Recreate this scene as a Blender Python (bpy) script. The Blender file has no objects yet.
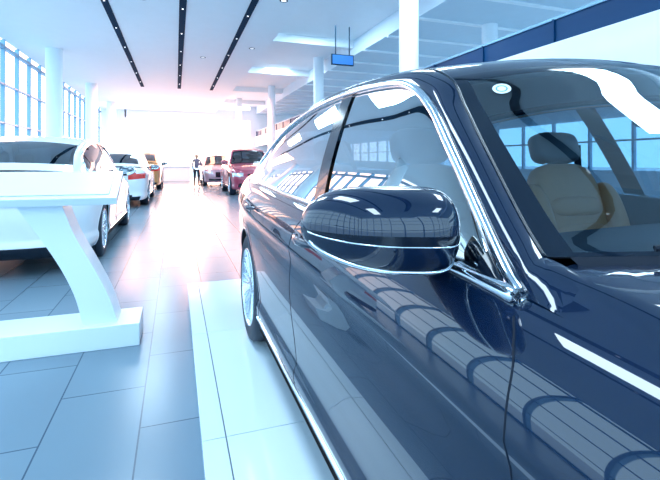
import bpy, math, random
from mathutils import Vector, Matrix
random.seed(4)
scene=bpy.context.scene
try:
    scene.view_settings.view_transform='Standard'
except Exception as e: print(e)
COL=scene.collection
PI=math.pi
# ------------------------------------------------------------------ materials
def pmat(name,base,rough=.5,metal=0.,coat=0.,spec=.5,emis=None,estr=0.,noise=0.,nscale=30.,coatrough=.02,bump=0.,cior=1.5):
    m=bpy.data.materials.new(name); m.use_nodes=True
    nt=m.node_tree; b=nt.nodes['Principled BSDF']
    b.inputs['Base Color'].default_value=(*base,1); b.inputs['Roughness'].default_value=rough
    b.inputs['Metallic'].default_value=metal; b.inputs['Coat Weight'].default_value=coat
    b.inputs['Coat Roughness'].default_value=coatrough; b.inputs['Specular IOR Level'].default_value=spec
    b.inputs['Coat IOR'].default_value=cior
    if emis: b.inputs['Emission Color'].default_value=(*emis,1); b.inputs['Emission Strength'].default_value=estr
    if noise>0 or bump>0:
        tc=nt.nodes.new('ShaderNodeTexCoord'); n=nt.nodes.new('ShaderNodeTexNoise'); n.inputs['Scale'].default_value=nscale
        nt.links.new(tc.outputs['Object'],n.inputs['Vector'])
        if noise>0:
            r=nt.nodes.new('ShaderNodeValToRGB')
            r.color_ramp.elements[0].color=(*[c*(1-noise) for c in base],1); r.color_ramp.elements[1].color=(*[min(1,c*(1+noise)) for c in base],1)
            nt.links.new(n.outputs['Fac'],r.inputs['Fac']); nt.links.new(r.outputs['Color'],b.inputs['Base Color'])
        if bump>0:
            bp=nt.nodes.new('ShaderNodeBump'); bp.inputs['Strength'].default_value=bump; bp.inputs['Distance'].default_value=.01
            nt.links.new(n.outputs['Fac'],bp.inputs['Height']); nt.links.new(bp.outputs['Normal'],b.inputs['Normal'])
    return m
def glassmat(name,tint,base=.07,gain=.9,pw=4.):
    m=bpy.data.materials.new(name); m.use_nodes=True; nt=m.node_tree; nt.nodes.clear()
    o=nt.nodes.new('ShaderNodeOutputMaterial'); mx=nt.nodes.new('ShaderNodeMixShader')
    t=nt.nodes.new('ShaderNodeBsdfTransparent'); t.inputs[0].default_value=(*tint,1)
    g=nt.nodes.new('ShaderNodeBsdfGlossy'); g.inputs['Roughness'].default_value=.0; g.inputs[0].default_value=(.9,.96,1,1)
    lw=nt.nodes.new('ShaderNodeLayerWeight'); lw.inputs['Blend'].default_value=.5
    p=nt.nodes.new('ShaderNodeMath'); p.operation='POWER'; p.inputs[1].default_value=pw
    a=nt.nodes.new('ShaderNodeMath'); a.operation='MULTIPLY_ADD'; a.inputs[1].default_value=gain; a.inputs[2].default_value=base
    nt.links.new(lw.outputs['Facing'],p.inputs[0]); nt.links.new(p.outputs[0],a.inputs[0]); nt.links.new(a.outputs[0],mx.inputs[0])
    nt.links.new(t.outputs[0],mx.inputs[1]); nt.links.new(g.outputs[0],mx.inputs[2]); nt.links.new(mx.outputs[0],o.inputs[0])
    return m
M_navy=pmat('navy_paint',(.0006,.010,.036),.42,.2,1.,noise=.06,nscale=900,spec=.05,cior=1.62)
M_whitep=pmat('white_paint',(.80,.85,.9),.3,0,1.)
M_redp=pmat('red_paint',(.42,.05,.10),.3,.1,1.)
M_orangep=pmat('orange_paint',(.6,.28,.10),.3,.1,1.)
M_silverp=pmat('silver_paint',(.55,.36,.44),.3,.4,1.)
M_glass=glassmat('car_glass',(.52,.72,.82),.08,.9,3.)
M_sglass=glassmat('side_window_glass',(.34,.50,.62),.24,.8,1.8)
M_glassd=glassmat('car_glass_dark',(.07,.13,.19),.14,.40,2.5)
M_black=pmat('gloss_black_trim',(.004,.009,.02),.12,0,.3,spec=.3)
M_seal=pmat('rubber_seal',(.006,.011,.022),.6,spec=.2)
M_chrome=pmat('chrome',(.86,.92,.97),.10,1.)
M_rubber=pmat('tyre_rubber',(.012,.022,.04),.65,noise=.2,nscale=60)
M_alloy=pmat('alloy',(.62,.70,.78),.25,.9)
M_tail=pmat('tail_lamp',(.5,.02,.02),.15,0,1.,emis=(1,.1,.05),estr=.15)
M_head=pmat('head_lamp',(.75,.8,.85),.08,.4,1.)
M_tan=pmat('tan_leather',(.60,.25,.11),.45,noise=.08,nscale=40,bump=.1)
M_dleather=pmat('dark_leather',(.03,.035,.045),.45,noise=.08,nscale=40,bump=.1)
M_dash=pmat('dash_brown',(.022,.024,.034),.6,noise=.1,spec=.2)
M_liner=pmat('wheel_liner',(.01,.012,.016),.9)
M_headl=pmat('headliner',(.36,.38,.40),.9)
M_mirror=pmat('mirror_glass',(.8,.85,.9),.02,1.)
M_plate=pmat('licence_plate_paint',(.75,.78,.8),.4)
# ------------------------------------------------------------------ helpers
def pchip(tab):
    xs=[t[0] for t in tab]; ys=[t[1] for t in tab]; n=len(xs)
    h=[xs[i+1]-xs[i] for i in range(n-1)]; d=[(ys[i+1]-ys[i])/h[i] for i in range(n-1)]
    m=[d[0]]+[0 if d[i-1]*d[i]<=0 else (h[i-1]+h[i])*3/((2*h[i]+h[i-1])/d[i-1]+(h[i]+2*h[i-1])/d[i]) for i in range(1,n-1)]+[d[-1]]
    def f(x):
        if x<=xs[0]: return ys[0]
        if x>=xs[-1]: return ys[-1]
        k=0
        while x>xs[k+1]: k+=1
        t=(x-xs[k])/h[k]; t2=t*t; t3=t2*t
        return (2*t3-3*t2+1)*ys[k]+(t3-2*t2+t)*h[k]*m[k]+(-2*t3+3*t2)*ys[k+1]+(t3-t2)*h[k]*m[k+1]
    return f
def catm(P,s):
    n=len(P); s=max(0,min(n-1-1e-9,s)); k=int(s); t=s-k
    p1=P[k]; p2=P[k+1]
    p0=P[k-1] if k>0 else [2*a-b for a,b in zip(p1,p2)]
    p3=P[k+2] if k+2<n else [2*b-a for a,b in zip(p1,p2)]
    return [0.5*((2*b)+(-a+c)*t+(2*a-5*b+4*c-d)*t*t+(-a+3*b-3*c+d)*t**3) for a,b,c,d in zip(p0,p1,p2,p3)]
class MB:
    def __init__(s): s.v=[];s.f=[];s.m=[]
    def grid(s,P,mat=0,skip=None):
        o=len(s.v); nr=len(P); nc=len(P[0])
        for r in P: s.v.extend([tuple(p) for p in r])
        for i in range(nr-1):
            for j in range(nc-1):
                if skip and skip(i,j): continue
                s.f.append((o+i*nc+j,o+i*nc+j+1,o+(i+1)*nc+j+1,o+(i+1)*nc+j)); s.m.append(mat(i,j) if callable(mat) else mat)
    def tube(s,pts,r,mat=0,n=8,flat=1.,cap=True,closed=False):
        pts=[Vector(p) for p in pts]; rows=[]; N=len(pts)
        prev=None
        for i,p in enumerate(pts):
            a=pts[max(0,i-1)]; b=pts[min(N-1,i+1)]
            if closed: a=pts[(i-1)%N]; b=pts[(i+1)%N]
            t=(b-a)
            if t.length<1e-9: t=Vector((0,1,0))
            t.normalize()
            if prev is None:
                up=Vector((0,0,1)) if abs(t.z)<.9 else Vector((1,0,0))
                u=t.cross(up).normalized()
            else: u=(prev-t*prev.dot(t)).normalized()
            prev=u; w=t.cross(u)
            rr=r(i/(N-1)) if callable(r) else r
            rows.append([p+u*math.cos(2*PI*k/n)*rr+w*math.sin(2*PI*k/n)*rr*flat for k in range(n)]+[p+u*rr])
        if closed: rows.append(rows[0])
        o=len(s.v); s.grid(rows,mat)
        if cap and not closed:
            s.f.append(tuple(o+k for k in range(n))); s.m.append(mat)
            q=o+(N-1)*(n+1); s.f.append(tuple(q+k for k in reversed(range(n)))); s.m.append(mat)
    def box(s,c,d,mat=0,M=None):
        o=len(s.v)
        for x in(-1,1):
            for y in(-1,1):
                for z in(-1,1):
                    p=Vector((x*d[0]/2,y*d[1]/2,z*d[2]/2))
                    if M: p=M@p
                    s.v.append(tuple(Vector(c)+p))
        for q in((0,1,3,2),(4,6,7,5),(0,4,5,1),(2,3,7,6),(0,2,6,4),(1,5,7,3)):
            s.f.append(tuple(o+k for k in q)); s.m.append(mat)
    def sq(s,c,d,e=.45,mat=0,M=None,nu=16,nv=24):
        def sp(a,p): return math.copysign(abs(a)**p,a)
        rows=[]
        for i in range(nu+1):
            a=-PI/2+PI*i/nu; row=[]
            for j in range(nv+1):
                b=-PI+2*PI*j/nv
                p=Vector((d[0]*sp(math.cos(a),e)*sp(math.cos(b),e),d[1]*sp(math.cos(a),e)*sp(math.sin(b),e),d[2]*sp(math.sin(a),e)))
                if M: p=M@p
                row.append(Vector(c)+p)
            rows.append(row)
        s.grid(rows,mat)
    def revx(s,prof,mat=0,n=48,c=(0,0,0)):
        s.grid([[(c[0]+a,c[1]+r*math.cos(2*PI*k/n),c[2]+r*math.sin(2*PI*k/n)) for k in range(n+1)] for a,r in prof],mat)
    def revz(s,prof,mat=0,n=32,c=(0,0,0)):
        s.grid([[(c[0]+r*math.cos(2*PI*k/n),c[1]+r*math.sin(2*PI*k/n),c[2]+z) for k in range(n+1)] for z,r in prof],mat)
    def obj(s,name,mats,parent=None,smooth=True,bevel=0,weld=False):
        me=bpy.data.meshes.new(name); me.from_pydata(s.v,[],s.f)
        for m in mats: me.materials.append(m)
        for p,k in zip(me.polygons,s.m): p.material_index=k; p.use_smooth=smooth
        me.update()
        ob=bpy.data.objects.new(name,me); COL.objects.link(ob)
        if parent: ob.parent=parent
        if bevel>0:
            b=ob.modifiers.new('b','BEVEL'); b.width=bevel; b.segments=3; b.limit_method='ANGLE'
            for p in me.polygons: p.use_smooth=False
        return ob
def empty(name,loc=(0,0,0),rz=0,sc=(1,1,1)):
    e=bpy.data.objects.new(name,None); COL.objects.link(e); e.location=loc; e.rotation_euler=(0,0,rz); e.scale=sc; e.empty_display_size=.2
    return e
def boxobj(name,lo,hi,mat,parent=None,bevel=0):
    b=MB(); b.box([(a+c)/2 for a,c in zip(lo,hi)],[c-a for a,c in zip(lo,hi)])
    return b.obj(name,[mat],parent,False,bevel)
# ------------------------------------------------------------------ wheel
def make_wheel_mesh(seg=64):
    b=MB()
    b.revx([(-.10,.235),(-.116,.245),(-.122,.27),(-.121,.30),(-.114,.325),(-.098,.341),(-.05,.3455),(0,.346),(.05,.3455),(.098,.341),(.114,.325),(.122,.29),(.116,.245),(.10,.235)],0,seg)
    for a in(-.05,0,.05): b.revx([(a-.004,.3465),(a+.004,.3465)],3,seg)
    b.revx([(-.116,.247),(-.122,.243),(-.120,.236),(-.108,.230),(-.095,.222),(0,.212),(.1,.215)],1,seg)
    b.revx([(.03,.213),(.03,.001)],2,32)
    b.revx([(-.01,.165),(-.015,.165),(-.015,.07)],4,32)
    b.revx([(-.06,.075),(-.092,.068),(-.098,.05),(-.1,.001)],1,32)
    ns=10
    for k in range(ns):
        for d in(-.12,.12):
            a0=2*PI*k/ns; a1=a0+d
            p0=Vector((-.085,.05*math.cos(a0),.05*math.sin(a0))); p1=Vector((-.104,.232*math.cos(a1),.232*math.sin(a1)))
            t=(p1-p0).normalized(); w=t.cross(Vector((1,0,0))).normalized()
            o=len(b.v)
            for p,ww in((p0,.011),(p1,.008)):
                for q in((-1,0),(-.6,-1),(.6,-1),(1,0)):
                    b.v.append(tuple(p+w*ww*q[0]+Vector((.008*q[1] if q[1] else .03,0,0))))
            for q in range(3): b.f.append((o+q,o+q+1,o+q+5,o+q+4)); b.m.append(1)
    me=b.obj('tmpwheel',[M_rubber,M_alloy,M_liner,M_seal,M_chrome])
    mesh=me.data; bpy.data.objects.remove(me); return mesh
WHEEL=make_wheel_mesh()
# ------------------------------------------------------------------ car shape data
PLAN=[(0,0),(.004,.2),(.012,.36),(.05,.55),(.15,.71),(.33,.82),(.6,.89),(.9,.92),(1.4,.932),(2.0,.936),(2.8,.938),(3.5,.938),(4.05,.932),(4.5,.905),(4.85,.855),(5.06,.76),(5.15,.62),(5.19,.4),(5.2,.2),(5.2,0)]
ZT=pchip([(0,.70),(.1,.735),(.3,.78),(.7,.85),(1.2,.91),(1.7,.945),(2.1,.965),(2.6,.985),(3.5,1.01),(4.48,1.04),(4.9,1.055),(5.1,1.045),(5.2,1.01)])
ZB=.20
IB=pchip([(0,.075),(.06,.04),(.12,.022),(.17,.02),(.22,.034),(.32,.028),(.5,.012),(.62,.007),(.72,.010),(.79,0)])
IA=pchip([(.79,0),(.85,.010),(.9,.026),(.95,.052),(.98,.075),(1.,.10)])
def inset(v): return IB(v) if v<.79 else IA(v)
DH=pchip([(0,.03),(.5,.07),(1.2,.09),(1.8,.09),(4.3,.05),(5.2,.02)])
_pl=[catm(PLAN,i/40) for i in range(40*(len(PLAN)-1)+1)]
def planw(X):
    for i in range(len(_pl)-1):
        if _pl[i][0]<=X<=_pl[i+1][0]:
            a,b=_pl[i],_pl[i+1]; t=(X-a[0])/max(1e-9,b[0]-a[0]); return a[1]+(b[1]-a[1])*t
    return .9
def wbody(X,z):
    v=(z-ZB)/(ZT(X)-ZB); return planw(X)-inset(max(0,min(1,v)))
def wbelt(X): return planw(X)-.10
def Xb(w): return 1.73-.28*(1-(min(.765,abs(w))/.765)**2.2)
def gz(w): return 1.0+.035*(1-(min(.765,abs(w))/.765)**2.2)
def sstep(t): t=max(0,min(1,t)); return t*t*(3-2*t)
def zdeck0(X,w):
    wb=max(.05,wbelt(X)); q=min(1,abs(w)/wb)
    rid=.012*math.exp(-((abs(w)-.5)/.07)**2) if X<1.8 else 0
    return ZT(X)+DH(X)*(1-q**2.4)+rid*(1-q**6)
def zdeck(X,w):
    z=zdeck0(X,w)
    if .9<X<1.9:
        xb=Xb(w); rise=max(0,gz(w)-.010-zdeck0(xb-.016,w))
        fade=sstep((wbelt(X)-abs(w))/.07)
        z+=rise*fade*sstep((X-(xb-.52))/.50)
        z-=.05*sstep((X-xb+.004)/.05)*fade
    return z
O=[(1.70,.835,.948),(1.80,.80,1.0),(2.015,.745,1.187),(2.16,.705,1.30),(2.30,.68,1.380),(2.48,.665,1.422),(2.89,.655,1.45),(3.3,.652,1.445),(3.69,.65,1.415),(4.05,.66,1.355),(4.34,.68,1.265),(4.50,.73,1.155),(4.48,.79,1.05)]
R=[(1.73,.765,1.0),(1.82,.735,1.06),(1.98,.69,1.20),(2.10,.65,1.30),(2.22,.615,1.40),(2.42,.60,1.462),(2.9,.60,1.495),(3.3,.60,1.492),(3.7,.595,1.465),(4.1,.60,1.39),(4.45,.62,1.285),(4.72,.66,1.18),(4.95,.70,1.08)]
BX=[1.70,1.80,1.95,2.08,2.2,2.36,2.75,3.15,3.55,3.9,4.15,4.35,4.48]
BU=[(-.28,.035),(-.27,.03),(-.23,.035),(-.20,.04),(-.16,.045),(-.10,.045),(0,.04),(0,.04),(.03,.045),(.08,.04),(.12,.035),(.15,.03),(.17,.025)]
def Tsurf(s,q):
    r=catm(R,s); b=catm(BU,s); g=1-abs(q)**2.2
    return (r[0]+b[0]*g, r[1]*q, r[2]+b[1]*g)
def Bp(s):
    X=catm([(x,) for x in BX],s)[0]; return (X,wbelt(X)+.002,ZT(X)+.002)
def Gs(s,t,off=0):
    a=Bp(s); o=catm(O,s); return (a[0]+(o[0]-a[0])*t, a[1]+(o[1]-a[1])*t+.014*4*t*(1-t)+off, a[2]+(o[2]-a[2])*t)
FA,RA,AZ,AR=.88,4.05,.346,.378
def build_car(name,paint,loc,rz=0,sc=(1,1,1),step=.02,nrow=40,hi=False,glass=None):
    E=empty(name,loc,rz,sc); glass=glass or M_glass
    pts=[];acc=0;last=None
    for p in _pl:
        if last is None: pts.append(p)
        else:
            acc+=math.hypot(p[0]-last[0],p[1]-last[1])
            if acc>=step: pts.append(p); acc=0
        last=p
    if pts[-1][1]>1e-6: pts.append(_pl[-1])
    N=len(pts); nor=[]
    for i in range(N):
        a=pts[max(0,i-1)]; b=pts[min(N-1,i+1)]; tx,tw=b[0]-a[0],b[1]-a[1]; l=math.hypot(tx,tw); nor.append((-tw/l,tx/l))
    nor[0]=(-1,0); nor[-1]=(1,0)
    n1=int(nrow*.75); vs=[.79*i/n1 for i in range(n1+1)]+[.79+.21*(i+1)/(nrow-n1) for i in range(nrow-n1)]
    body=MB()
    for sd in(-1,1):
        P=[];ins=[]
        for v in vs:
            row=[];ir=[]
            for (X,w),(nx,nw) in zip(pts,nor):
                ft=max(0,1-X/.5); rt=max(0,(X-4.9)/.3)
                d=inset(v)+ft*.05*max(0,(v-.6)/.4)**2+.02*rt*max(0,(.5-v))
                x=X-nx*d; ww=max(0,w-nw*d); z=ZB+(ZT(X)-ZB)*v
                inn=False
                if ww>.5:
                    for c in(FA,RA):
                        dx,dz=x-c,z-AZ; r=math.hypot(dx,dz)
                        if r<AR:
                            inn=True; k=AR/max(r,1e-5); x=c+dx*k; z=AZ+dz*k
                            if z<ZB: z=ZB; x=c+math.copysign(math.sqrt(AR**2-(ZB-AZ)**2),dx)
                row.append((sd*ww,x,z)); ir.append(inn)
            P.append(row);ins.append(ir)
        def mt(i,j):
            x,y,z=P[i][j]; w=abs(x)
            if w>.42 and .58<z<.70 and y<.42: return 4
            if y<.10 and .05<w<.27 and .42<z<.66: return 1
            if y<.12 and w<.62 and .24<z<.36: return 1
            if y>4.78 and w>.45 and .74<z<.90: return 3
            if y>5.0 and z<.30: return 1
            return 0
        body.grid(P,mt,skip=lambda i,j:ins[i][j] and ins[i+1][j] and ins[i][j+1] and ins[i+1][j+1])
        top=P[-1]; nc=int(.9/step/1.3)
        for cond in(lambda X:X<=1.80,lambda X:X>=4.42):
            rows=[]
            for p in top:
                if cond(p[1]): rows.append([(p[0]*(1-c/nc),p[1],(zdeck(p[1],abs(p[0])*(1-c/nc)) if c else p[2])) for c in range(nc+1)])
            body.grid(rows,0)
        ns=6 if hi else 3
        S=[i/ns for i in range(12*ns+1)]
        rows=[]
        def band(o,r): return [(sd*(o[1]+(r[1]-o[1])*t+.012*4*t*(1-t)),o[0]+(r[0]-o[0])*t,o[2]+(r[2]-o[2])*t+.010*4*t*(1-t)) for t in(0,.15,.35,.55,.75,.9,1)]
        for s in S: rows.append(band(catm(O,s),catm(R,s)))
        first=rows[0]; foot=[]
        for u in(1,.8,.6,.4,.2):
            rw=[]
            for p in first:
                x=p[1]-.09*u; w=abs(p[0]); zt=zdeck(x,min(w,wbelt(x)-.001))-.0015
                k=sstep(u); rw.append((p[0],x,p[2]*(1-k)+zt*k))
            foot.append(rw)
        body.grid(foot+rows,0)
    ns=8 if hi else 3; nq=20 if hi else 8
    SR=[4+i/ns for i in range(5*ns+1)]; QS=[-1+2*j/(2*nq) for j in range(2*nq+1)]
    def TP(s,q): a=Tsurf(s,q); return (a[1],a[0],a[2])
    body.grid([[TP(s,q) for q in QS] for s in SR],0)
    body.grid([[TP(11.3+i*.7/4,q) for q in QS] for i in range(5)],0)
    body.grid([[(sg*.6,X,ZB+.01) for sg in(-1,1)] for X in(.1,1,2,3,4,5.1)],2)
    body.grid([[(sg*.9,X,ZB+.005) for sg in(-1,1)] for X in(1.27,3.66)],2)
    body.obj('body_shell',[paint,M_black,M_liner,M_tail,M_head],E)
    ar=MB()
    for sd in(-1,1):
        for c in(FA,RA):
            a0=math.asin((ZB-AZ)/AR); pr=[];lp=[]
            for k in range(41):
                th=a0+(PI-2*a0)*k/40; x=c+AR*math.cos(th); z=AZ+AR*math.sin(th); w=wbody(x,max(z,ZB))-.003
                pr.append([(sd*w,x,z),(sd*(w-.02),x-.004*math.cos(th),z),(sd*.58,x,z)]); lp.append((sd*(w+.002),x,z))
            ar.grid(pr,1); ar.grid([[p[2],(sd*.58,c,AZ)] for p in pr],1)
            ar.tube(lp,.006,0,6)
    ar.obj('wheel_arches',[paint,M_liner],E)
    g=MB(); ns=6 if hi else 3
    for sd in(-1,1):
        rows=[]
        for i in range(12*ns+1):
            s=i/ns; rows.append([(sd*(p[1]-.004),p[0],p[2]) for p in(Gs(s,t/8) for t in range(9))])
        g.grid(rows,0)
    g.obj('side_glass',[M_sglass if hi else glass],E)
    g=MB()
    qe=[-1,-.98,-.95]+[-.935+1.87*j/(2*nq) for j in range(2*nq+1)]+[.95,.98,1]
    sw=[0,.05,.10]+[.13+3.55*i/20 for i in range(21)]+[3.75,3.88,4.0]
    nw=len(sw);nqe=len(qe)
    g.grid([[TP(s,q) for q in qe] for s in sw],lambda i,j:1 if(i<2 or i>=nw-3 or j<2 or j>=nqe-3) else 0)
    g.obj('windshield',[glass,M_black],E)
    g=MB(); sw2=[9,9.1]+[9.2+2*i/10 for i in range(11)]+[11.3]
    g.grid([[TP(s,q) for q in qe] for s in sw2],lambda i,j:1 if(i<1 or j<2 or j>=nqe-3) else 0)
    g.obj('rear_window',[glass,M_black],E)
    t=MB()
    for sd in(-1,1):
        m=lambda p,e=0.:(sd*(p[1]+e),p[0],p[2])
        nn=10 if hi else 4
        out=[m(catm(O,i/nn),.006) for i in range(12*nn+1)]
        t.tube(out,.0125,0,10)
        t.tube([m(Bp(i/nn),.006) for i in range(12*nn+1)],lambda u:.011+.006*max(0,1-u/.10)*min(1,.3+u*40),0,10)
        t.tube([m(catm(R,i/nn),-.001) for i in range(int(11.5*nn)+1)],.004,1,6)
        for s0,s1 in((5.85,6.12),(9.55,9.68)):
            t.grid([[m(Gs(s0+(s1-s0)*a/3,b/8,.004)) for b in range(9)] for a in range(4)],1)
        t.grid([[m(Gs(.02+1.05*a/6,b/6,.003)) for b in range(7)] for a in range(7)],1)
        t.tube([m((X,wbody(X,.285)+.003,.285)) for X in [1.30+2.32*i/30 for i in range(31)]],.009,0,6)
        sr=.0020 if hi else .006
        def seam(P,n=10,rr=1):
            q=[]
            for i in range((len(P)-1)*n+1):
                p=catm(P,i/n); q.append(m((p[0],wbody(p[0],p[1])-.0006,p[1])))
            t.tube(q,sr*rr,2,6)
        seam([(1.69,.925),(1.665,.90),(1.64,.85),(1.625,.7),(1.62,.5),(1.63,.35),(1.66,.25)])
        seam([(2.73,.98),(2.80,.90),(2.83,.7),(2.83,.5),(2.82,.35),(2.80,.25)])
        seam([(4.46,1.03),(4.38,.93),(4.30,.82),(4.12,.76),(3.90,.75),(3.72,.62),(3.62,.45),(3.58,.25)])
        seam([(1.66,.26),(2.2,.255),(2.8,.255),(3.3,.255),(3.58,.26)])
        seam([(.5,.55),(.42,.62),(.40,.72),(.40,.78)])
        HG=[(1.58,.70),(1.545,.735),(1.46,.762),(1.30,.785),(1.0,.78),(.6,.72),(.3,.58)]
        q=[]
        for i in range(121):
            X,w=catm(HG,i/20); q.append((sd*w,X,zdeck(X,w)))
        t.tube(q,sr*1.3,2,6)
        for X0 in(2.50,3.62):
            z0=.885+.01*(X0-2.5)
            t.tube([m((X0+.22*i/12,wbody(X0+.22*i/12,z0)+(.008+.026*math.sin(PI*i/12)**.5),z0+.004)) for i in range(13)],lambda u:.006+.007*math.sin(PI*u),3,8,1.3)
    t.box((0,5.215,.80),(.42,.012,.11),4)
    t.box((0,5.19,.90),(.55,.012,.02),0)
    t.obj('body_trim',[M_chrome,M_black,M_seal,paint,M_plate],E)
    c=MB(); ws=[-.735+1.47*j/40 for j in range(41)]
    c.grid([[(w,Xb(w)-.020,gz(w)-.013) for w in ws],[(w,Xb(w)-.012,gz(w)-.007) for w in ws],[(w,Xb(w)+.004,gz(w)+.002) for w in ws]],0)
    for w0,w1 in((.62,.05),(-.05,-.62)):
        pts2=[]
        for i in range(15):
            w=w0+(w1-w0)*i/14; s=.05+.12*math.sin(PI*.5*i/14); a=Tsurf(s,max(-1,min(1,w/.74))); pts2.append((-a[1],a[0]-.010,a[2]+.010))
        c.tube(pts2,.005,0,6)
    c.obj('cowl_and_wipers',[M_seal],E)
    n=MB(); rows=[]
    for sd in(-1,1):
        rows=[]
        for i in range(24):
            X=1.72+2.78*i/23; wb=wbelt(X)
            rows.append([(sd*wb,X,ZT(X)-.002),(sd*(wb-.06),X,ZT(X)-.004),(sd*(wb-.10),X,.82),(sd*(wb-.07),X,.5),(sd*.7,X,.29),(0,X,.29)])
        n.grid(rows,lambda i,j:1 if j<2 else 0)
    wd_=[-.75+1.5*j/40 for j in range(41)]
    prof=lambda w:[(Xb(w)+.008,gz(w)-.004),(Xb(w)+.03,gz(w)+.004),(1.80,1.0),(1.98,.995-.02*(w/.74)**2),(2.08,.96),(2.12,.90),(2.10,.72),(2.02,.45),(1.95,.3)]
    n.grid([[(w,a,b) for a,b in prof(w)] for w in wd_],1)
    n.grid([[(w,4.35,.5),(w,4.40,1.03),(w,4.75,1.09)] for w in(-.74,0,.74)],1)
    def seat(X,w,wd=.25,reclin=.28):
        Mr=Matrix.Rotation(-reclin,3,'X')
        n.sq((w,X-.25,.50),(wd,.27,.085),.5,0)
        n.sq((w,X+.07,.84),(wd*.78,.065,.32),.5,0,Mr)
        for k in(-1,1):
            n.sq((w+k*wd*.86,X+.04,.80),(.055,.085,.27),.7,0,Mr); n.sq((w+k*wd*.9,X-.25,.54),(.05,.25,.07),.7,0)
            n.tube([(w+k*.06,X+.155,1.10),(w+k*.06,X+.175,1.19)],.007,2,6)
        for zz in(.72,.84,.96): n.sq((w,X+.07-.062+(zz-.84)*.28,zz),(wd*.6,.012,.045),.6,0,Mr,8,12)
        n.sq((w,X+.175,1.225),(.13,.05,.075),.5,3,Mr)
    for w in(-.37,.37): seat(2.62,w); seat(3.72,w,.27,.38)
    n.sq((0,2.45,.52),(.10,.45,.13),.4,1)
    for sd in(-1,1):
        q=[(sd*.67,2.93,1.25),(sd*.60,2.86,1.05),(sd*.66,2.80,.6)]
        n.grid([[(p[0],p[1]-.022,p[2]),(p[0],p[1]+.022,p[2])] for p in q],1)
    sw_=[]
    for k in range(33):
        a=2*PI*k/32; sw_.append((.37+.185*math.cos(a),2.18-.07*math.sin(a),.93+.17*math.sin(a)))
    n.tube(sw_,.015,1,8,cap=False)
    n.sq((.37,2.16,.93),(.07,.03,.06),.7,1); n.tube([(.20,2.18,.93),(.54,2.18,.93)],.014,1,6); n.tube([(.37,2.16,.93),(.37,1.98,.88)],.03,1,8)
    n.obj('interior',[M_tan,M_dash,M_chrome,M_dleather],E)
    h=MB(); h.grid([[ (a[0],a[1],a[2]-.03) for a in(TP(s,q*.95) for q in QS)] for s in SR],0); 
    a=Tsurf(3.2,0); h.sq((0,a[0]+.12,a[2]-.07),(.11,.02,.035),.5,1)
    h.obj('headliner_and_rear_view_mirror',[M_headl,M_black],E)
    mr=MB()
    for sd in(-1,1):
        rows=[]; NT=40; NP=34
        def sp(a,p): return math.copysign(abs(a)**p,a)
        for i in range(NP+1):
            p=-math.cos(PI*i/NP); ex=7. if p<0 else 3.0
            hh=.081*max(0,1-abs(p)**ex)**.5*(1-.06*p); D=.090*max(0,1-abs(p)**(5. if p<0 else 2.6))**.5
            w=.990+.143*p; xs=1.885+.05*((p+1)/2)**2; zc=1.034+.006*p
            row=[]
            for k in range(NT+1):
                th=2*PI*k/NT; cx=math.cos(th); sz=math.sin(th)
                z=zc+hh*sp(sz,.8)*(1 if sz>0 else (1-.22*max(0,p)))
                x=xs-(D*sp(cx,.8)*(1 if sz>=0 else 1-.15*abs(sz)) if cx>0 else .022*sp(cx,.35)*(max(0,1-abs(p)**3)**.5))
                row.append((sd*w,x,z))
            rows.append(row)
        mr.grid(rows,lambda i,k:(1 if (k==39 or 33<=k<=34) else 0) if (k<10 or k>=30) else (1 if not(13<=k<27 and 3<i<NP-3) else 2))
        mr.tube([rows[i][39] for i in range(4,NP-2)],.0015,3,6)
        mr.tube([rows[i][34] for i in range(4,NP-3)],.0042,3,8)
        st=[(.97,1.90,.972,.045,.018),(.93,1.905,.966,.04,.018),(.885,1.915,.960,.04,.017),(.85,1.93,.958,.05,.018),(.82,1.94,.962,.06,.022)]
        mr.grid([[(sd*w,x+a*math.cos(2*PI*k/12),z+b*math.sin(2*PI*k/12)) for k in range(13)] for w,x,z,a,b in st],1)
    mr.obj('door_mirrors',[paint,M_black,M_mirror,M_chrome],E)
    if hi:
        p=Vector(TP(3.36,-.86)); du=(Vector(TP(3.46,-.86))-p).normalized(); dv=(Vector(TP(3.36,-.81))-p); dv=(dv-du*dv.dot(du)).normalized(); nn=du.cross(dv)
        if nn.z<0: nn=-nn
        k=MB()
        for r0,r1,off,mi in((0,.011,.003,0),(.011,.015,.003,1),(.015,.023,.003,0)):
            k.grid([[p+nn*off+du*r*math.cos(2*PI*a/32)+dv*r*math.sin(2*PI*a/32) for a in range(33)] for r in(r0,r1)],mi)
        k.obj('inspection_sticker',[pmat('sticker_white',(.75,.82,.86),.6),pmat('sticker_blue',(.1,.3,.5),.6)],E)
    for sd in(-1,1):
        for nm,c in(('front',FA),('rear',RA)):
            o=bpy.data.objects.new('wheel_%s_%s'%(nm,'right' if sd<0 else 'left'),WHEEL); COL.objects.link(o); o.parent=E
            o.location=(sd*.79,c,AZ); o.rotation_euler=(0,0,0 if sd<0 else PI)
    return E
PH=.12
build_car('sedan',M_navy,(1.35,-1.15,PH),step=.02,nrow=44,hi=True)
build_car('sedan',M_whitep,(-1.83,10.75,0),PI,(1,1,1.08),step=.03,nrow=30,glass=M_glassd)
build_car('sedan',M_whitep,(-1.68,18.4,0),PI,(1,1,1.06),step=.05,nrow=18,glass=M_glassd)
build_car('sedan',M_orangep,(-1.55,26.2,0),PI,(1,.95,1.15),step=.06,nrow=16,glass=M_glassd)
build_car('sedan',M_redp,(2.85,16.6,0),0,(1,.88,1.22),step=.05,nrow=18,glass=M_glassd)
build_car('sedan',M_silverp,(2.25,23.5,0),0,(1,.9,1.12),step=.06,nrow=16,glass=M_glassd)
build_car('sedan',M_whitep,(4.6,28.5,0),.2,(1,.9,1.05),step=.07,nrow=14,glass=M_glassd)

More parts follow.
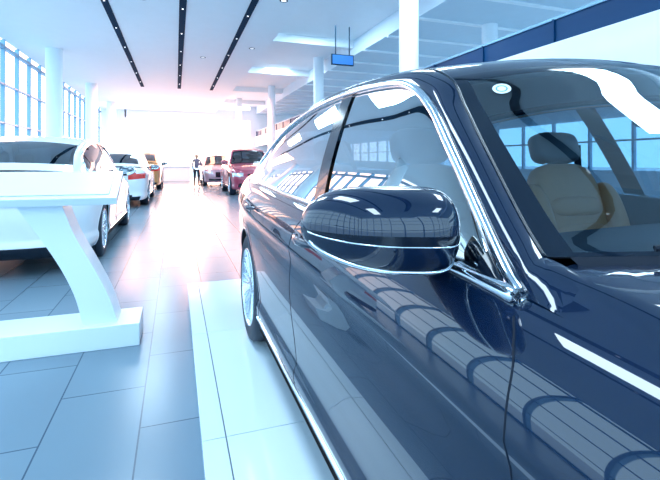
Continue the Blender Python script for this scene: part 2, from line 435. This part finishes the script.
# ------------------------------------------------------------------ room
M_wall=pmat('white_wall',(.83,.91,.96),.7,noise=.02,nscale=3)
M_ceil=pmat('ceiling_white',(.86,.93,.97),.7,noise=.02,nscale=3)
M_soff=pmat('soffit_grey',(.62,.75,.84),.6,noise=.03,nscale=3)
M_plat=pmat('platform_gloss_white',(.70,.82,.90),.12,0,.2,noise=.01,nscale=5,spec=.35)
M_white=pmat('white_lacquer',(.76,.86,.93),.25,0,.3,noise=.01,nscale=5)
M_strip=pmat('track_dark',(.012,.04,.075),.9,spec=.05)
M_mull=pmat('mullion_blue_grey',(.22,.40,.54),.4,.2)
M_blue=pmat('blue_balustrade_panel',(.002,.04,.12),.4,0,.1,spec=.2)
M_lamp=pmat('lamp_face',(.9,.95,1),.5,emis=(.9,.96,1),estr=1.6)
m=bpy.data.materials.new('floor_tiles'); m.use_nodes=True; nt=m.node_tree; b=nt.nodes['Principled BSDF']
tc=nt.nodes.new('ShaderNodeTexCoord'); mp=nt.nodes.new('ShaderNodeMapping'); mp.inputs['Rotation'].default_value=(0,0,PI/2); mp.inputs['Location'].default_value=(.2,.165,0)
br=nt.nodes.new('ShaderNodeTexBrick'); br.inputs['Scale'].default_value=1; br.inputs['Brick Width'].default_value=.84; br.inputs['Row Height'].default_value=.42
br.inputs['Mortar Size'].default_value=.004; br.inputs['Mortar Smooth'].default_value=.1
br.inputs['Color1'].default_value=(.155,.235,.305,1); br.inputs['Color2'].default_value=(.17,.255,.325,1); br.inputs['Mortar'].default_value=(.05,.09,.14,1)
nz=nt.nodes.new('ShaderNodeTexNoise'); nz.inputs['Scale'].default_value=3; nz.inputs['Detail'].default_value=3
rr=nt.nodes.new('ShaderNodeMapRange'); rr.inputs['To Min'].default_value=.22; rr.inputs['To Max'].default_value=.26
nt.links.new(tc.outputs['Object'],mp.inputs[0]); nt.links.new(mp.outputs[0],br.inputs['Vector']); nt.links.new(tc.outputs['Object'],nz.inputs['Vector'])
nt.links.new(br.outputs['Color'],b.inputs['Base Color']); nt.links.new(nz.outputs['Fac'],rr.inputs['Value']); nt.links.new(rr.outputs[0],b.inputs['Roughness'])
b.inputs['Specular IOR Level'].default_value=.28
M_floor=m
X0,X1,Y0,Y1,HC=-5.5,14.,-9.,38.,5.4
boxobj('floor',(X0,Y0,-.2),(X1,Y1,0),M_floor)
boxobj('ground',(-120,-120,-.6),(120,160,-.25),pmat('paving_outside',(.45,.52,.58),.8,noise=.1))
c=MB()
c.box(((X0+3.1)/2,(Y0+Y1)/2,HC+.25),(3.1-X0,Y1-Y0,.5),0)
c.box((4.8,(Y0+Y1)/2,HC+.75),(3.4,Y1-Y0,.3),0)
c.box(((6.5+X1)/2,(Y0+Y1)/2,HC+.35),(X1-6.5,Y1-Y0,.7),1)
for y in range(-8,38,6): c.box((4.8,y,HC+.50),(3.4,.35,.4),0)
for k in range(24): c.box(((6.5+X1)/2,-8+k*1.9,HC-.03),(X1-6.5,.10,.06),0)
c.obj('ceiling',[M_ceil,M_soff],None,False)
for x,w in((-1.72,.17),(.17,.18),(1.9,.17)):
    t=MB(); t.box((x,11.,HC-.012),(w,30,.024),0)
    for k in range(12):
        y=-2+k*2.4; t.revz([(-.02,.001),(-.02,.022),(0,.024)],1,12,(x,y,HC-.024))
    t.obj('ceiling_track_light',[M_strip,M_lamp],None,False)
for x,y in((2.6,6.5),(2.6,11),(2.6,16),(-.8,12),(1.0,18)):
    t=MB(); t.revz([(-.004,.001),(-.004,.07)],1,20,(x,y,HC)); t.revz([(0,.11),(-.012,.10),(-.012,.075),(-.002,.07)],0,20,(x,y,HC)); t.obj('ceiling_downlight',[M_strip,M_lamp],None,False)
g=MB(); 
y=Y0
while y<=Y1: g.box((X0,y,HC/2),(.14,.07,HC),0); y+=1.4
for z,hh in((.08,.16),(1.3,.06),(2.6,.06),(3.9,.06),(HC-.25,.12)): g.box((X0,(Y0+Y1)/2,z),(.12,Y1-Y0,hh),0)
g.obj('window_1',[M_mull],None,False)
g=MB(); x=X0
while x<=X1: g.box((x,Y0,3),(.08,.14,6),0); x+=1.5
for z in(.08,1.3,2.6,3.9,5.2): g.box(((X0+X1)/2,Y0,z),(X1-X0,.12,.08),0)
g.obj('window_2',[M_mull],None,False)
w=MB()
w.box((-4.6,Y1,3),(1.8,.3,6),0); w.box((10,Y1,3),(8,.3,6),0); w.box((1.1,Y1,HC-.15),(9.8,.3,.9),0)
w.obj('wall_back',[M_wall],None,False)
g=MB()
for k in range(7): g.box((-3.7+k*1.62,Y1,2.4),(.07,.1,4.9),0)
for z in(.06,3.5): g.box((1.1,Y1,z),(9.8,.1,.07),0)
g.obj('window_3',[M_wall],None,False)
w=MB(); w.box((X1,(Y0+Y1)/2,.5),(.3,Y1-Y0,1.0),0); w.box((X1,(Y0+Y1)/2,3.35),(.3,Y1-Y0,.9),0)
w.obj('wall_right',[M_wall],None,False)
g=MB(); y=Y0
while y<=Y1: g.box((X1,y,3),(.12,.08,6),0); y+=1.6
g.box((X1,(Y0+Y1)/2,2.0),(.1,Y1-Y0,.06),0); g.box((X1,(Y0+Y1)/2,4.7),(.1,Y1-Y0,.06),0)
g.obj('window_4',[M_mull],None,False)
mz=empty('mezzanine',(0,0,0))
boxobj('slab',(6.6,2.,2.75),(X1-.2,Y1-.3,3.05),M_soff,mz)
boxobj('fascia',(6.4,2.,2.60),(6.6,Y1-.3,3.42),M_wall,mz)
r=MB(); r.box((6.5,20,3.64),(.03,35.4,.44),0); r.box((6.5,20,3.88),(.08,35.4,.05),1)
for k in range(19): r.box((6.47,2.3+k*1.95,3.64),(.04,.04,.45),0)
r.obj('balustrade',[M_blue,M_mull],mz,False)
for x,y,rad in((-4.2,11,.28),(-4.2,18.5,.28),(-4.2,26,.28),(-4.2,33.5,.28),(5.25,9.3,.23),(6.1,19,.23),(5.6,27,.23),(8.9,10.9,.23),(4.4,33,.23)):
    t=MB(); zt=HC+(.6 if 3.1<x<6.5 else 0.02); t.revz([(0,rad+.04),(.12,rad+.04),(.13,rad),(zt,rad)],0,32,(x,y,0)); t.obj('column',[M_wall])
hs=MB(); hs.box((5.35,14,4.75),(.8,.08,.36),0); hs.box((5.35,13.955,4.75),(.74,.01,.30),1); hs.box((5.1,14,5.4),(.03,.03,1.0),0); hs.box((5.6,14,5.4),(.03,.03,1.0),0)
hs.obj('hanging_screen',[M_strip,pmat('screen_blue',(.03,.15,.45),.3,emis=(.05,.2,.6),estr=.4)],None,False)
pf=MB(); px0,px1,py0,py1=.10,2.65,-1.7,4.42
pf.box(((px0+px1)/2,(py0+py1)/2,.045),(px1-px0-.04,py1-py0-.04,.09),1)
xs=[px0,px0+.10,.98,1.8,px1]; ys=[py0,-.5,.65,1.9,3.1,py1]
for i in range(len(xs)-1):
    for j in range(len(ys)-1):
        g_=.005; pf.box(((xs[i]+xs[i+1])/2,(ys[j]+ys[j+1])/2,.10),(xs[i+1]-xs[i]-g_,ys[j+1]-ys[j]-g_,.04),0)
pf.obj('display_platform',[M_plat,pmat('platform_plinth_grey',(.30,.42,.52),.5)],None,False,.002)
le=empty('information_stand',(0,0,0))
boxobj('base_plate',(-1.30,3.34,0),(-.24,3.70,.16),M_white,le,.006)
RC=[(-.74,1.03),(-.66,.80),(-.54,.56),(-.44,.34),(-.385,.155)]; LC=[(-1.02,1.03),(-.885,.82),(-.745,.58),(-.65,.36),(-.60,.155)]
lg=MB(); rc=[catm(RC,i/6) for i in range(25)]; lc=[catm(LC,i/6) for i in range(25)]
ya,yb=3.40,3.64
lg.grid([[(l[0],ya,l[1]),(r_[0],ya,r_[1])] for l,r_ in zip(lc,rc)],0); lg.grid([[(l[0],yb,l[1]),(r_[0],yb,r_[1])] for l,r_ in zip(lc,rc)],0)
lg.grid([[(r_[0],ya,r_[1]),(r_[0],yb,r_[1])] for r_ in rc],0); lg.grid([[(l[0],ya,l[1]),(l[0],yb,l[1])] for l in lc],0)
lg.obj('curved_leg',[M_white],le,False)
bd=MB(); Mx=Matrix.Rotation(.42,3,'X'); bd.box((-.88,3.50,1.10),(1.0,.42,.055),0,Mx); bd.box((-.88,3.488,1.131),(.9,.34,.006),1,Mx)
bd.obj('tilted_board',[M_white,pmat('board_graphic',(.72,.83,.90),.3,noise=.03,nscale=4)],le,False,.004)
rd=empty('reception_desk',(-.2,31.5,0))
boxobj('counter_body',(-1.1,-.35,0),(1.1,.35,.95),M_white,rd,.02); boxobj('counter_top',(-1.2,-.42,.95),(1.2,.42,1.02),M_soff,rd,.01)
def person(name,loc,rz,topc):
    e=empty(name,loc,rz)
    skn=pmat('skin',(.5,.3,.2),.5); sh=pmat('blouse_fabric',topc,.8); tr=pmat('dark_trousers',(.02,.025,.04),.8); hr=pmat('dark_hair',(.02,.014,.01),.6)
    def mk(nm,V,Ed,Rr,mat):
        me=bpy.data.meshes.new(nm); me.from_pydata(V,Ed,[]); ob=bpy.data.objects.new(nm,me); COL.objects.link(ob); ob.parent=e
        bpy.context.view_layer.objects.active=ob
        ob.modifiers.new('s','SKIN')
        if not me.skin_vertices:
            try:
                bpy.ops.object.select_all(action='DESELECT'); ob.select_set(True); bpy.ops.mesh.customdata_skin_add()
            except Exception as ex: print(ex)
        sd=me.skin_vertices[0].data
        for i,r_ in enumerate(Rr): sd[i].radius=r_
        sd[0].use_root=True
        u=ob.modifiers.new('u','SUBSURF'); u.levels=2; u.render_levels=2
        me.materials.append(mat)
    mk('torso_and_arms',[(0,0,.95),(0,0,1.12),(0,0,1.32),(0,0,1.42),(-.17,0,1.38),(-.22,-.02,1.12),(-.20,-.08,.90),(.17,0,1.38),(.22,-.02,1.12),(.20,-.08,.90)],[(0,1),(1,2),(2,3),(3,4),(4,5),(5,6),(3,7),(7,8),(8,9)],[(.14,.10),(.11,.085),(.15,.10),(.08,.06),(.055,.05),(.042,.04),(.032,.03),(.055,.05),(.042,.04),(.032,.03)],sh)
    mk('legs',[(0,0,.96),(-.09,0,.86),(-.10,-.01,.48),(-.10,.02,.06),(-.10,-.13,.035),(.09,0,.86),(.10,-.01,.48),(.12,.02,.06),(.13,-.13,.035)],[(0,1),(1,2),(2,3),(3,4),(0,5),(5,6),(6,7),(7,8)],[(.15,.11),(.09,.09),(.06,.06),(.04,.04),(.035,.03)]+[(.09,.09),(.06,.06),(.04,.04),(.035,.03)],tr)
    hd=MB(); hd.sq((0,-.005,1.56),(.075,.09,.112),.95,0); hd.sq((0,.022,1.585),(.085,.092,.108),.95,1); hd.sq((0,-.095,1.555),(.012,.015,.02),1,0); hd.tube([(0,0,1.40),(0,0,1.48)],.05,0,10)
    for k in(-1,1):
        hd.sq((k*.03,-.083,1.58),(.010,.008,.006),1,1,None,6,8)
        hx=k*.20
        hd.sq((hx,-.10,.85),(.018,.03,.045),.8,0,None,8,10)
        for q in range(4): hd.tube([(hx,-.12+q*.015,.82),(hx,-.125+q*.016,.775),(hx-.005*k,-.12+q*.015,.745+.006*abs(q-1.5))],.0075,0,6)
        hd.tube([(hx-k*.008,-.125,.86),(hx-k*.02,-.145,.82)],.009,0,6)
    hd.obj('head_and_hands',[skn,hr],e)
try: person('woman',(1.02,24.0,0),.2,(.18,.16,.22))
except Exception as ex: print('person fail',ex)
# ------------------------------------------------------------------ lights / world
w=bpy.data.worlds.new('sky'); scene.world=w; w.use_nodes=True; nt=w.node_tree; bg=nt.nodes['Background']
tc=nt.nodes.new('ShaderNodeTexCoord'); vn=nt.nodes.new('ShaderNodeVectorMath'); vn.operation='NORMALIZE'
dt=nt.nodes.new('ShaderNodeVectorMath'); dt.operation='DOT_PRODUCT'; dt.inputs[1].default_value=Vector((0,1,.06)).normalized()
rp=nt.nodes.new('ShaderNodeValToRGB'); e=rp.color_ramp.elements
e[0].position=.74; e[0].color=(.36,.58,.75,1); e[1].position=1.0; e[1].color=(1,.84,.74,1)
k=e.new(.95); k.color=(1,.55,.42,1)
k=e.new(.86); k.color=(.52,.60,.72,1)
nt.links.new(tc.outputs['Generated'],vn.inputs[0]); nt.links.new(vn.outputs[0],dt.inputs[0]); nt.links.new(dt.outputs['Value'],rp.inputs[0]); nt.links.new(rp.outputs[0],bg.inputs[0]); bg.inputs[1].default_value=5.2
def area(name,loc,rot,sx,sy,p,col):
    l=bpy.data.lights.new(name,'AREA'); l.shape='RECTANGLE'; l.size=sx; l.size_y=sy; l.energy=p; l.color=col
    o=bpy.data.objects.new(name,l); COL.objects.link(o); o.location=loc; o.rotation_euler=rot; return o
for y in(-4,2,8,14,21):  # added cool fill under the ceiling to brighten the room, not real fittings
    area('added_ceiling_fill',(-.75,y,HC-.03),(0,0,0),.9,3.2,165,(.66,.86,1))
    area('added_ceiling_fill',(4.8,y,HC+.58),(0,0,0),1.2,2.4,165,(.66,.86,1))
for x in(-2.5,1.0,4.0):  # added warm fill that tints the far end, no actual lamps there
    area('added_warm_fill',(x,29,HC-.05),(0,0,0),1.2,9,480,(1,.42,.27))
area('added_sunset_glow',(1.1,Y1+.3,2.5),(-PI/2,0,0),9.6,5.0,1250,(1,.45,.32))  # emitter added behind the end glazing, standing in for low warm sky
s=bpy.data.lights.new('sun','SUN'); s.energy=1.6; s.angle=.02; s.color=(1,.66,.5); so=bpy.data.objects.new('sun',s); COL.objects.link(so)
so.rotation_euler=Vector((.35,-1,-.30)).to_track_quat('-Z','Y').to_euler()
# ------------------------------------------------------------------ camera
cd=bpy.data.cameras.new('camera'); cd.sensor_width=36; cd.lens=24; cd.shift_y=-78/660; cd.clip_start=.02; cd.clip_end=500
co=bpy.data.objects.new('camera',cd); COL.objects.link(co); co.location=(0,0,1.28)
co.rotation_euler=(PI/2,0,-math.atan(154/440)); scene.camera=co
